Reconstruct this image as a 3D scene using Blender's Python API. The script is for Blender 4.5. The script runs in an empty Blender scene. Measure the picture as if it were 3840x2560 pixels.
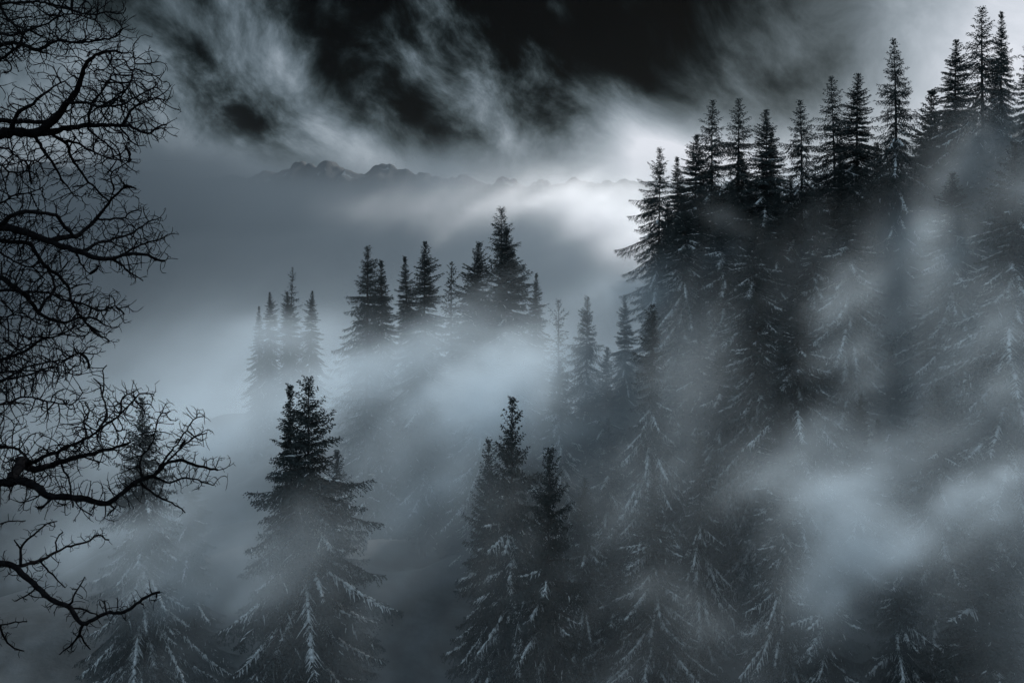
import bpy, math, random
import numpy as np
from mathutils.kdtree import KDTree

R = math.radians
S = bpy.context.scene

# ------------------------------------------------------------------ camera
F = 3733.0                 # focal length in photo pixels (35 mm on 36 mm)
HOR = 740.0                # the horizon's row in the photo
cd = bpy.data.cameras.new('camera')
cd.lens = 35; cd.sensor_width = 36
cd.shift_y = (HOR - 1280.0) / 3840.0
cd.clip_start = 0.1; cd.clip_end = 60000
cam = bpy.data.objects.new('camera', cd)
S.collection.objects.link(cam)
cam.location = (0, 0, 0); cam.rotation_euler = (math.pi / 2, 0, 0)
S.camera = cam

def at(x, y, Y):
    """a place Y metres ahead of the camera, from its row and column in the photo (2352 wide)"""
    return np.array([(x * 1.63265 - 1920) / F * Y, Y, -(y * 1.63265 - HOR) / F * Y])

# ------------------------------------------------------------------ render / view
S.view_settings.view_transform = 'Standard'
S.view_settings.look = 'None'
S.view_settings.exposure = 0.0
S.view_settings.gamma = 1.0
S.view_settings.use_curve_mapping = False
cy = S.cycles
cy.use_denoising = True
cy.max_bounces = 4; cy.diffuse_bounces = 2; cy.glossy_bounces = 1
cy.transmission_bounces = 1; cy.transparent_max_bounces = 8; cy.volume_bounces = 2
cy.volume_step_rate = 1.6; cy.volume_max_steps = 256
cy.caustics_reflective = False; cy.caustics_refractive = False
cy.sample_clamp_indirect = 4.0

# ------------------------------------------------------------------ node helpers
class NT:
    def __init__(s, tree): s.t = tree; s.N = tree.nodes; s.L = tree.links
    def put(s, sock, v):
        if v is None: return
        if isinstance(v, bpy.types.NodeSocket): s.L.new(v, sock)
        else: sock.default_value = v
    def m(s, op, a, b=None, c=None, clamp=False):
        n = s.N.new('ShaderNodeMath'); n.operation = op; n.use_clamp = clamp
        for i, v in enumerate((a, b, c)): s.put(n.inputs[i], v)
        return n.outputs[0]
    def v(s, op, a, b=None, out=0):
        n = s.N.new('ShaderNodeVectorMath'); n.operation = op
        s.put(n.inputs[0], a); s.put(n.inputs[1], b)
        return n.outputs[out]
    def comb(s, x, y, z=0.0):
        n = s.N.new('ShaderNodeCombineXYZ')
        for i, v in enumerate((x, y, z)): s.put(n.inputs[i], v)
        return n.outputs[0]
    def noise(s, vec, scale, detail=4, rough=0.5, dist=0.0, color=False, lac=2.0):
        n = s.N.new('ShaderNodeTexNoise')
        s.put(n.inputs['Vector'], vec); n.inputs['Scale'].default_value = scale
        n.inputs['Detail'].default_value = detail; n.inputs['Roughness'].default_value = rough
        n.inputs['Distortion'].default_value = dist; n.inputs['Lacunarity'].default_value = lac
        return n.outputs['Color' if color else 0]
    def ramp(s, f, stops):
        n = s.N.new('ShaderNodeValToRGB'); e = n.color_ramp.elements
        while len(e) < len(stops): e.new(0.5)
        for k, (p, c) in enumerate(stops):
            e[k].position = p; e[k].color = (c, c, c, 1) if not isinstance(c, tuple) else (*c, 1)
        s.put(n.inputs[0], f); return n.outputs[0]
    def maprange(s, v, a, b, c, d, smooth=True):
        n = s.N.new('ShaderNodeMapRange')
        n.interpolation_type = 'SMOOTHSTEP' if smooth else 'LINEAR'
        s.put(n.inputs[0], v)
        for i, q in enumerate((a, b, c, d)): n.inputs[i + 1].default_value = q
        return n.outputs[0]

HAZE, VALLEY, LUMP, FAR, THICK, VEIL = 1.0e-5, 0.008, 0.85, 0.0017, 0.85, 0.009      # how thick the air is
def s2l(c):
    c = c / 255.0
    return c / 12.92 if c <= 0.04045 else ((c + 0.055) / 1.055) ** 2.4

# ------------------------------------------------------------------ sky
SUN_AZ, SUN_EL = R(21), R(22)      # behind the tall trees at the right
wd = bpy.data.worlds.new('World'); S.world = wd; wd.use_nodes = True
wd.node_tree.nodes.clear()
W = NT(wd.node_tree)
tc = W.N.new('ShaderNodeTexCoord').outputs['Generated']
sx = W.N.new('ShaderNodeSeparateXYZ'); W.L.new(tc, sx.inputs[0])
az = W.m('ARCTAN2', sx.outputs[0], sx.outputs[1])
el = W.m('ARCSINE', sx.outputs[2])
PXA = 1.63265 / F
def sky_az(x): return math.atan((x * 1.63265 - 1920) / F)
def sky_el(x, y): return math.atan(-(y * 1.63265 - HOR) / F * math.cos(sky_az(x)))
AE = W.comb(az, el)
# wind-torn cloud: the coordinates are bent by a slow noise, then stretched along the way the wind drags it
warp = W.noise(W.v('MULTIPLY', AE, (4.0, 4.0, 1)), 1.0, 2.5, 0.45, color=True)
warp = W.v('MULTIPLY', W.v('SUBTRACT', warp, (0.5, 0.5, 0.5)), (0.17, 0.17, 0.0))
P = W.v('ADD', AE, warp)
def along(vec, ang, sa, sb):
    c, s_ = math.cos(ang), math.sin(ang)
    return W.comb(W.v('DOT_PRODUCT', vec, (c * sa, s_ * sa, 0), 'Value'), W.v('DOT_PRODUCT', vec, (-s_ * sb, c * sb, 0), 'Value'))
tex1 = W.noise(along(P, R(-48), 7.5, 11.5), 1.0, 9, 0.58, 0.0)
tex2 = W.noise(W.v('ADD', along(P, R(-40), 22.0, 28.0), (7.3, 2.1, 0)), 1.0, 9, 0.66, 0.0)
mix12 = W.m('ADD', W.m('MULTIPLY', tex1, 0.66), W.m('MULTIPLY', tex2, 0.34))

def lobe(x, y, rx, ry, ang=0.0):
    """soft patch of sky round one direction; rx, ry in photo columns"""
    a0, e0 = sky_az(x), sky_el(x, y)
    d = W.v('SUBTRACT', AEW, (a0, e0, 0))
    c, s_ = math.cos(R(ang)), math.sin(R(ang))
    ka, kb = 1 / (rx * PXA), 1 / (ry * PXA)
    q = W.comb(W.v('DOT_PRODUCT', d, (c * ka, s_ * ka, 0), 'Value'), W.v('DOT_PRODUCT', d, (-s_ * kb, c * kb, 0), 'Value'))
    return W.m('EXPONENT', W.m('MULTIPLY', W.v('DOT_PRODUCT', q, q, 'Value'), -1.0))
# lobes are read at gently bent coordinates so that no patch is a clean ellipse
AEW = W.v('ADD', AE, W.v('MULTIPLY', warp, (0.28, 0.28, 0)))

# brightness of the cloud cover: (x, y, rx, ry, tilt, amount); sums in display value (0..1), made linear below
LOBES = [
    # pale mist on the far left, along the horizon and below it
    (40, 250, 250, 420, 0, 0.29), (600, 430, 1000, 110, 0, 0.28), (700, 800, 900, 340, 0, 0.40),
    # drawn-out streaks, from the upper left down to the right
    (440, 320, 300, 62, -50, 0.16), (720, 215, 300, 72, -50, 0.27), (450, 40, 120, 26, -50, 0.20), (1130, 265, 230, 66, -45, 0.24), (960, 380, 300, 60, -18, 0.20), (1400, 255, 190, 72, -42, 0.22), (880, 120, 150, 60, -40, 0.12),
    # the break in the cloud near the sun, beside the tall trees
    (1530, 375, 230, 120, -18, 0.52), (1440, 520, 320, 85, 0, 0.42), (1620, 265, 160, 90, -10, 0.12),
    (330, 330, 420, 130, -20, 0.06), (400, 150, 300, 260, -30, 0.20), (820, 90, 200, 120, -40, 0.08), (560, 120, 200, 110, -40, 0.10), (1750, 130, 260, 150, 20, 0.13), (1150, 330, 500, 80, -12, 0.12),
    (2370, 60, 430, 280, -35, 0.82), (1950, 330, 330, 130, 20, 0.45), (1700, 380, 260, 120, 0, 0.18), (1800, 90, 120, 60, 0, 0.10),
]
DARKS = [
    (595, 275, 110, 40, -55, 0.20), (1420, 150, 100, 60, -20, 0.15), (1370, 650, 190, 85, 10, 0.13), (470, 570, 210, 150, 10, 0.10), (470, 180, 130, 60, -50, 0.10), (1000, 240, 120, 55, -40, 0.12),
]
def total(items):
    acc = None
    for (x, y, rx, ry, ang, k) in items:
        g = W.m('MULTIPLY', lobe(x, y, rx, ry, ang), k)
        acc = g if acc is None else W.m('ADD', acc, g)
    return acc
base = W.m('SUBTRACT', total(LOBES), W.m('SUBTRACT', total(DARKS), 0.02))
# the cloud's texture is strong overhead and fades to smooth mist at the horizon
hi = W.maprange(el, 0.0, 0.075, 0.15, 1.0)
amp = W.m('MULTIPLY', W.m('MULTIPLY', hi, W.maprange(base, 0.0, 0.9, 1.0, 0.35)), W.m('MULTIPLY', W.maprange(az, -0.02, 0.16, 1.0, 0.45), W.maprange(az, -0.46, -0.28, 0.40, 1.0)))
tx = W.m('MULTIPLY', W.m('MULTIPLY', W.m('SUBTRACT', mix12, 0.5), 2.8), amp)
val = W.m('MAXIMUM', W.m('ADD', base, tx), 0.0)
val = W.m('MINIMUM', val, 0.90)
lin = W.m('POWER', val, 2.3)
tint = W.ramp(val, [(0.0, (0.55, 0.90, 1.0)), (0.45, (0.68, 0.90, 1.08)), (0.9, (0.90, 0.95, 1.05))])
cloud = W.v('MULTIPLY', tint, W.comb(lin, lin, lin))
# behind and above, out of view, the grey cover is brightened to light fog
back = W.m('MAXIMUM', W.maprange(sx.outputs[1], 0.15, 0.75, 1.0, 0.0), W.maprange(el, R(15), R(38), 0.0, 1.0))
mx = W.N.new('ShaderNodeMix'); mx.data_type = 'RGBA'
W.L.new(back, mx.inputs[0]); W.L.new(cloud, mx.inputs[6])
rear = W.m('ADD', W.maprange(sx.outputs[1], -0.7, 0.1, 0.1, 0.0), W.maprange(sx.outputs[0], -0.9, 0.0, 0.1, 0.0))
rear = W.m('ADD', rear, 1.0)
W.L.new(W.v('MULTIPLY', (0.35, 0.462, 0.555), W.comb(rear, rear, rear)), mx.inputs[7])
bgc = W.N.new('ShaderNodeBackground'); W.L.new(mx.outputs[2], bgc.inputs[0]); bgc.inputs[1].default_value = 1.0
sky = W.N.new('ShaderNodeTexSky'); sky.sky_type = 'NISHITA'; sky.sun_disc = False
sky.sun_elevation = SUN_EL; sky.sun_rotation = SUN_AZ
thin = W.m('MULTIPLY', W.maprange(val, 0.1, 0.6, 0.003, 0.03), 1.0)      # little blue gets through the cloud
bgs = W.N.new('ShaderNodeBackground')
W.L.new(W.v('MULTIPLY', sky.outputs[0], W.comb(thin, thin, thin)), bgs.inputs[0]); bgs.inputs[1].default_value = 0.05
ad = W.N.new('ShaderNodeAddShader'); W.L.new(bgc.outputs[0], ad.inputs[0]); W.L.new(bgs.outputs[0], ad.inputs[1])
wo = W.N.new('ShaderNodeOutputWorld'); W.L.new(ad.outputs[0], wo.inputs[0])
wd.cycles.sampling_method = 'MANUAL'; wd.cycles.sample_map_resolution = 512

# ------------------------------------------------------------------ sun, veiled
sl = bpy.data.lights.new('sun', 'SUN'); sl.energy = 2.9; sl.angle = R(2); sl.color = (1.0, 0.99, 0.97)
so = bpy.data.objects.new('sun', sl); S.collection.objects.link(so)
from mathutils import Vector
sd = Vector((math.sin(SUN_AZ) * math.cos(SUN_EL), math.cos(SUN_AZ) * math.cos(SUN_EL), math.sin(SUN_EL)))
so.rotation_euler = sd.to_track_quat('Z', 'Y').to_euler(); so.location = (60, 90, 80)

# ------------------------------------------------------------------ materials
def surf(name, col, rough=0.9, var=None, scale=3.0, spec=0.2, bump=0.0):
    m = bpy.data.materials.new(name); m.use_nodes = True
    n = NT(m.node_tree); b = m.node_tree.nodes['Principled BSDF']
    b.inputs['Roughness'].default_value = rough; b.inputs['Specular IOR Level'].default_value = spec
    b.inputs['Base Color'].default_value = (*col, 1)
    if var:
        oc = n.N.new('ShaderNodeTexCoord').outputs['Object']
        f = n.noise(oc, scale, 5, 0.6)
        mm = n.N.new('ShaderNodeMix'); mm.data_type = 'RGBA'
        n.L.new(n.maprange(f, 0.35, 0.65, 0, 1), mm.inputs[0])
        mm.inputs[6].default_value = (*col, 1); mm.inputs[7].default_value = (*var, 1)
        n.L.new(mm.outputs[2], b.inputs['Base Color'])
        if bump:
            bp = n.N.new('ShaderNodeBump'); bp.inputs['Strength'].default_value = bump
            n.L.new(f, bp.inputs['Height']); n.L.new(bp.outputs[0], b.inputs['Normal'])
    return m
M_needle = surf('spruce_needles', (0.020, 0.029, 0.030), 0.85, (0.036, 0.047, 0.048), 0.9)
M_bark = surf('spruce_bark', (0.024, 0.024, 0.025), 0.95, (0.042, 0.041, 0.041), 6.0, bump=0.6)
M_snow = surf('snow_on_branches', (0.66, 0.69, 0.71), 0.8, (0.30, 0.325, 0.34), 7.0)
M_bare = surf('bare_tree_bark', (0.006, 0.006, 0.007), 1.0, (0.013, 0.013, 0.014), 14.0, spec=0.0, bump=0.8)
def ground_material():
    m = bpy.data.materials.new('snowy_forest_floor'); m.use_nodes = True
    n = NT(m.node_tree); b = m.node_tree.nodes['Principled BSDF']
    g = n.N.new('ShaderNodeNewGeometry').outputs['Position']
    a = n.noise(g, 0.35, 8, 0.62); c = n.noise(g, 0.045, 3, 0.5)
    f = n.m('ADD', n.m('MULTIPLY', a, 0.7), n.m('MULTIPLY', c, 0.3))
    mm = n.N.new('ShaderNodeMix'); mm.data_type = 'RGBA'
    n.L.new(n.maprange(f, 0.40, 0.80, 0, 1), mm.inputs[0])
    mm.inputs[6].default_value = (0.022, 0.024, 0.024, 1); mm.inputs[7].default_value = (0.10, 0.11, 0.118, 1)
    n.L.new(mm.outputs[2], b.inputs['Base Color']); b.inputs['Roughness'].default_value = 0.9
    bp = n.N.new('ShaderNodeBump'); bp.inputs['Distance'].default_value = 0.4; bp.inputs['Strength'].default_value = 0.6
    n.L.new(a, bp.inputs['Height']); n.L.new(bp.outputs[0], b.inputs['Normal'])
    return m
def rock_material():
    m = bpy.data.materials.new('snow_streaked_rock'); m.use_nodes = True
    n = NT(m.node_tree); b = m.node_tree.nodes['Principled BSDF']
    ge = n.N.new('ShaderNodeNewGeometry'); g = ge.outputs['Position']
    a = n.noise(n.v('MULTIPLY', g, (1, 1, 0.35)), 0.03, 9, 0.65)
    sp = n.N.new('ShaderNodeSeparateXYZ'); n.L.new(ge.outputs['Normal'], sp.inputs[0])
    f = n.m('ADD', n.m('MULTIPLY', sp.outputs[2], 0.5), a)
    mm = n.N.new('ShaderNodeMix'); mm.data_type = 'RGBA'
    n.L.new(n.maprange(f, 1.0, 1.12, 0, 1), mm.inputs[0])
    mm.inputs[6].default_value = (0.03, 0.034, 0.038, 1); mm.inputs[7].default_value = (0.20, 0.22, 0.23, 1)
    n.L.new(mm.outputs[2], b.inputs['Base Color']); b.inputs['Roughness'].default_value = 0.95
    return m
def air_material(name, dens, aniso, col=(0.80, 0.92, 1.0)):
    m = bpy.data.materials.new(name); m.use_nodes = True
    t = m.node_tree; t.nodes.clear()
    o = t.nodes.new('ShaderNodeOutputMaterial'); v = t.nodes.new('ShaderNodeVolumePrincipled')
    v.inputs['Density'].default_value = dens; v.inputs['Anisotropy'].default_value = aniso
    v.inputs['Color'].default_value = (*col, 1)
    t.links.new(v.outputs[0], o.inputs['Volume'])
    return m

# ------------------------------------------------------------------ mesh helpers
def mesh_from(name, V, faces_flat, nv, mat, smooth=False):
    """V (n,3); faces_flat: (m,nv) indices"""
    me = bpy.data.meshes.new(name)
    V = np.ascontiguousarray(V, dtype=np.float32); Fa = np.ascontiguousarray(faces_flat, dtype=np.int32)
    me.vertices.add(len(V)); me.vertices.foreach_set('co', V.ravel())
    k = len(Fa); me.loops.add(k * nv); me.loops.foreach_set('vertex_index', Fa.ravel())
    me.polygons.add(k); me.polygons.foreach_set('loop_start', np.arange(0, k * nv, nv, dtype=np.int32))
    me.polygons.foreach_set('loop_total', np.full(k, nv, dtype=np.int32))
    if smooth: me.polygons.foreach_set('use_smooth', np.ones(k, dtype=bool))
    me.update(calc_edges=True)
    me.materials.append(mat)
    return me
def link(name, data, parent=None, **props):
    o = bpy.data.objects.new(name, data); S.collection.objects.link(o)
    if parent is not None: o.parent = parent
    for k, v in props.items(): o[k] = v
    return o

def tubes(paths, radii, sides):
    """many tubes as one quad mesh: paths = list of (n,3), radii = list of (n,)"""
    VV, FF, off = [], [], 0
    an = np.arange(sides) * 2 * math.pi / sides
    ca, sa = np.cos(an), np.sin(an)
    for p, r in zip(paths, radii):
        n = len(p)
        t = np.gradient(p, axis=0); t /= np.linalg.norm(t, axis=1)[:, None] + 1e-9
        ref = np.array([0.13, 0.31, 0.94]) if abs(t[0][2]) < 0.9 else np.array([0.94, 0.2, 0.1])
        u = np.cross(t, ref); u /= np.linalg.norm(u, axis=1)[:, None] + 1e-9
        w = np.cross(t, u)
        ring = p[:, None, :] + r[:, None, None] * (u[:, None, :] * ca[None, :, None] + w[:, None, :] * sa[None, :, None])
        VV.append(ring.reshape(-1, 3))
        i = (np.arange(n - 1) * sides)[:, None] + np.arange(sides)[None, :]
        j = (np.arange(n - 1) * sides)[:, None] + (np.arange(sides)[None, :] + 1) % sides
        FF.append(np.stack([i, j, j + sides, i + sides], -1).reshape(-1, 4) + off)
        off += n * sides
    return np.concatenate(VV), np.concatenate(FF)

# ------------------------------------------------------------------ spruce
UP = np.array([0, 0, 1.0])
def spruce_meshes(seed, H=28.0, a=0.62, pw=0.72, rmax=4.2, gap=(0.22, 0.42), droop=0.35, hang=0.5, fill=1.0, snow=0.5,
                  top_up=55, low_pitch=-18, ragged=0.22, crown_to=0.92, twin=0.0, needle=1.0, detail=1.0):
    """origin at the foot of the trunk, top at z = H"""
    rng = np.random.default_rng(seed)
    # trunk with a slight sway
    zs = np.linspace(-2, H, 34)
    sway = lambda z: np.stack([0.16 * np.sin(z * 0.21 + seed), 0.16 * np.cos(z * 0.17 + seed * 2), 0 * z], -1) * np.clip(z / H, 0, 1)[..., None]
    tp = np.stack([0 * zs, 0 * zs, zs], -1) + sway(zs)
    tr = 0.012 + 0.30 * (np.clip((H - zs) / H, 0, 1)) ** 0.9 * (H / 28)
    bp, br = [tp], [tr]
    snow0 = snow
    ND, NB, NW, NL = [], [], [], []         # needle blade: base, direction, width, length
    SN_p, SN_w = [], []                     # snow strips
    def branch(z0, d, azi, L, pitch, drp):
        org = np.array([0, 0, z0]) + sway(np.array(z0))
        h = np.array([math.cos(azi), math.sin(azi), 0.0]); sd_ = np.array([-h[1], h[0], 0.0])
        bend = rng.normal(0, 0.10)
        def pt(t):
            t = np.asarray(t)[..., None]
            up = math.tan(pitch) * t - drp * t ** 2 * 1.3 + drp * 0.85 * t ** 4
            return org + L * (h * t + sd_ * bend * t ** 2 + UP * up)
        nseg = 6
        ts = np.linspace(0, 1, nseg)
        bp.append(pt(ts)); br.append((0.006 + 0.012 * L) * (1 - ts * 0.85))
        # side twigs
        step = 0.105 / detail
        n = max(4, int(L / step))
        t = np.linspace(0.10 if L > 1 else 0.02, 0.99, n) + rng.normal(0, 0.01, n)
        t = np.repeat(np.clip(t, 0, 1), 2); side = np.tile([1.0, -1.0], n)
        ln = L * 0.42 * (1.02 - t) ** 0.75 * np.clip(t * 3 + 0.25, 0, 1) + 0.10
        ln = np.minimum(ln, 0.95) * rng.uniform(0.6, 1.15, len(t))
        keep = rng.random(len(t)) < fill
        t, side, ln = t[keep], side[keep], ln[keep]
        b0 = pt(t); tang = pt(np.clip(t + 0.02, 0, 1.02)) - pt(t - 0.0); tang /= np.linalg.norm(tang, axis=1)[:, None]
        hg = hang * rng.uniform(0.3, 1.4, len(t)) * min(1.0, 0.35 + d / 9.0)
        dr = tang * 0.85 + sd_[None, :] * side[:, None] * 0.95 - UP * hg[:, None]
        dr /= np.linalg.norm(dr, axis=1)[:, None]
        # the leader itself carries needles too
        nt_ = max(3, int(L / 0.05)); tt = rng.uniform(0.15, 1.0, nt_)
        ax = pt(tt); axd = pt(tt + 0.02) - ax; axd /= np.linalg.norm(axd, axis=1)[:, None]
        ND.append(ax); NB.append(axd * 0.8 + rng.normal(0, 0.55, (nt_, 3))); NL.append(rng.uniform(0.09, 0.17, nt_) * needle); NW.append(np.full(nt_, 0.034))
        # blades along each twig
        cnt = np.maximum(2, (ln / 0.062 * detail).astype(int))
        idx = np.repeat(np.arange(len(t)), cnt)
        pos = (np.arange(len(idx)) - np.repeat(np.cumsum(cnt) - cnt, cnt) + 0.6) / np.repeat(cnt, cnt)
        sag = -0.35 * hang * pos ** 2 * ln[idx]
        q = b0[idx] + dr[idx] * (pos * ln[idx])[:, None] + UP * sag[:, None]
        alt = np.where(rng.random(len(idx)) < 0.5, 1.0, -1.0)
        lat = np.cross(dr[idx], UP); lat /= np.linalg.norm(lat, axis=1)[:, None] + 1e-6
        bd = dr[idx] * 0.9 + lat * (alt * 0.75)[:, None] - UP * (0.25 + 0.7 * hang * rng.random(len(idx)))[:, None] + rng.normal(0, 0.22, (len(idx), 3))
        ND.append(q); NB.append(bd); NL.append(rng.uniform(0.08, 0.19, len(idx)) * (1 - 0.3 * pos) * needle); NW.append(rng.uniform(0.026, 0.045, len(idx)))
        # snow lying along the branch and in clots on its twigs
        snow = snow0 * min(1, max(0.0, (d - 1.5) / 7.0)) ** 1.2
        if snow > 0 and L > 0.35:
            laden = rng.random() < snow * 0.78
            if laden:
                m = max(6, int(L / 0.07)); u = np.linspace(0.10 + 0.25 * rng.random(), rng.uniform(0.8, 1.0), m)
                lump = np.convolve(rng.random(m + 6), np.ones(3) / 3, 'same')[3:m + 3]
                wdt = (0.025 + 0.075 * min(1, L / 2.5) * np.sin(math.pi * np.clip(u, 0.1, 0.97)) ** 0.6) * np.clip(lump * 2.8 - 0.7, 0.03, 1.3)
                SN_p.append(pt(u) + UP * 0.02 + rng.normal(0, 0.016, (m, 3))); SN_w.append(wdt)
            sel = np.nonzero(rng.random(len(t)) < ((0.50 if laden else 0.05) * min(1.0, snow * 3)))[0]
            for k in sel:
                m = 5; u = np.linspace(0.0, rng.uniform(0.35, 0.8), m); m_ = min(1.0, ln[k] / 0.5)
                SN_p.append(b0[k] + dr[k] * (u * ln[k])[:, None] + UP * (-0.3 * hang * u ** 2 * ln[k])[:, None] + UP * 0.02 + rng.normal(0, 0.012, (m, 3)))
                SN_w.append((0.010 + 0.034 * rng.random(m)) * m_ * np.array([0.7, 1, 1, 0.8, 0.2]))
    crown = H * crown_to
    d = 0.12; ph = rng.random() * 6
    lobes = rng.normal(0, 1, (6, 3))
    def rad(d_, azi):
        w = sum(l[0] * math.sin(azi * (k % 3 + 1) + l[1] * 3 + d_ * 0.35 * l[2]) for k, l in enumerate(lobes)) / 6 * 2.0
        return min(rmax, a * d_ ** pw * (0.62 + 0.38 * min(1, d_ / 5)) + 0.07) * (1 + ragged * w)
    while d < crown:
        f = min(1, d / 9)
        nb = int(rng.integers(5, 8)) if d > 1.2 else 5
        ph += 2.4
        whorl = rng.uniform(0.74, 1.14) if d > 1 else 1.0
        for i in range(nb):
            azi = ph + i * 2 * math.pi / nb + rng.normal(0, 0.18)
            dd = d + rng.normal(0, 0.06)
            L = rad(max(dd, 0.05), azi) * (1.08 - 0.62 * rng.random() ** 1.6) * whorl
            if rng.random() < (0.05 + ragged * 0.35) * min(1, d / 4): continue
            pitch = R(top_up * (1 - f) ** 1.6 + low_pitch * f + rng.normal(0, 5))
            branch(H - max(dd, 0.03), d, azi, L, pitch, droop * f * rng.uniform(0.6, 1.3))
        if d > 1.0:                         # short shoots between the whorls
            for i in range(3):
                azi = rng.random() * 6.28; L = rad(d, azi) * rng.uniform(0.3, 0.75)
                branch(H - d - gap[0] * rng.random(), d, azi, L, R(low_pitch * f + 10), droop * f)
        d += (gap[0] + (gap[1] - gap[0]) * min(1, d / 10)) * rng.uniform(0.7, 1.45)
    # dead whiskers on the bare lower trunk
    # leader tuft
    B = np.concatenate(ND); D = np.concatenate(NB); Ln = np.concatenate(NL); Wd = np.concatenate(NW)
    k = 26; zt = H - rng.random(k) * 0.9
    B = np.concatenate([B, np.stack([0 * zt, 0 * zt, zt], -1) + sway(zt)]); D = np.concatenate([D, rng.normal(0, 0.5, (k, 3)) + UP * 0.9])
    Ln = np.concatenate([Ln, np.full(k, 0.13)]); Wd = np.concatenate([Wd, np.full(k, 0.03)])
    D /= np.linalg.norm(D, axis=1)[:, None] + 1e-9
    rnd = rng.normal(0, 1, D.shape); sdv = np.cross(D, rnd); sdv /= np.linalg.norm(sdv, axis=1)[:, None] + 1e-9
    tip = B + D * Ln[:, None]; mid = B + D * (Ln * 0.42)[:, None]
    V = np.stack([B, mid + sdv * Wd[:, None], tip, mid - sdv * Wd[:, None]], 1).reshape(-1, 3)
    Fq = np.arange(len(V)).reshape(-1, 4)
    crown_me = mesh_from('spruce_crown', V, Fq, 4, M_needle)
    tv, tf = tubes(bp, br, 4)
    trunk_me = mesh_from('spruce_trunk', tv, tf, 4, M_bark)
    snow_me = None
    if SN_p:
        # flattened lumpy strips
        VV, FF, off = [], [], 0
        prof = np.array([[-1, -0.15], [-0.55, 0.42], [0.15, 0.62], [0.7, 0.36], [1, -0.2], [0, -0.25]])
        for p, w in zip(SN_p, SN_w):
            n = len(p); t = np.gradient(p, axis=0); t /= np.linalg.norm(t, axis=1)[:, None] + 1e-9
            u = np.cross(t, UP); u /= np.linalg.norm(u, axis=1)[:, None] + 1e-6
            up = np.cross(u, t)
            ring = p[:, None, :] + w[:, None, None] * (u[:, None, :] * prof[None, :, 0:1] + up[:, None, :] * prof[None, :, 1:2])
            VV.append(ring.reshape(-1, 3))
            i = (np.arange(n - 1) * 6)[:, None] + np.arange(6)[None, :]
            j = (np.arange(n - 1) * 6)[:, None] + (np.arange(6)[None, :] + 1) % 6
            FF.append(np.stack([i, j, j + 6, i + 6], -1).reshape(-1, 4) + off); off += n * 6
        snow_me = mesh_from('branch_snow', np.concatenate(VV), np.concatenate(FF), 4, M_snow, smooth=True)
    return trunk_me, crown_me, snow_me, H

KINDS = {
    'classic': dict(seed=3, a=0.60, pw=0.74, rmax=3.9, droop=0.30, hang=0.45, snow=0.20),
    'dense': dict(seed=11, a=0.70, pw=0.72, rmax=4.4, gap=(0.2, 0.36), droop=0.26, hang=0.35, snow=0.18, low_pitch=-12),
    'open': dict(seed=23, a=0.62, pw=0.70, rmax=3.6, gap=(0.30, 0.62), droop=0.42, hang=1.0, fill=0.72, snow=0.16, ragged=0.30, low_pitch=-14, crown_to=0.85),
    'ragged': dict(seed=31, a=0.74, pw=0.66, rmax=3.8, gap=(0.28, 0.55), droop=0.38, hang=0.8, fill=0.85, snow=0.22, ragged=0.42, low_pitch=-16),
    'snowy': dict(seed=47, a=0.66, pw=0.78, rmax=4.4, gap=(0.24, 0.42), droop=0.40, hang=0.55, snow=0.72, low_pitch=-24, ragged=0.2),
    'broad': dict(seed=53, a=0.78, pw=0.76, rmax=5.0, gap=(0.24, 0.44), droop=0.42, hang=0.6, snow=0.50, low_pitch=-24, ragged=0.24),
    'slender': dict(seed=61, a=0.42, pw=0.80, rmax=3.0, gap=(0.22, 0.40), droop=0.30, hang=0.5, snow=0.3, ragged=0.25),
    'young': dict(seed=71, H=14.0, a=0.52, pw=0.82, rmax=2.7, gap=(0.18, 0.30), droop=0.22, hang=0.35, snow=0.30, low_pitch=-8, crown_to=0.97),
    'thin': dict(seed=83, H=22.0, a=0.48, pw=0.72, rmax=2.6, gap=(0.34, 0.70), droop=0.30, hang=0.8, fill=0.40, snow=0.1, ragged=0.5, low_pitch=-4),
    'bright': dict(seed=97, a=0.66, pw=0.74, rmax=4.2, gap=(0.26, 0.44), droop=0.44, hang=0.75, snow=0.95, low_pitch=-26, ragged=0.3),
}
PROTO = {}
def spruce(kind, top, H, rot, label, wide=0.82, group='spruces on the misty slope'):
    """first use builds the meshes; each tree has its own empty, trunk, crown and snow"""
    if kind not in PROTO: PROTO[kind] = spruce_meshes(**KINDS[kind])
    tm, cm, sm, H0 = PROTO[kind]
    k = H / H0
    e = link('spruce_tree', None, label=label, category='spruce', group=group)
    e.location = (top[0], top[1], top[2] - H); e.scale = (k * wide, k * wide, k); e.rotation_euler = (R(LEAN(rot, 1)), R(LEAN(rot, 2)), R(rot))
    link('trunk', tm, e); link('crown', cm, e)
    if sm is not None: link('snow', sm, e, kind='stuff')
    return e
def LEAN(r, j): return 1.2 * math.sin(r * 12.9898 * j)

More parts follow.
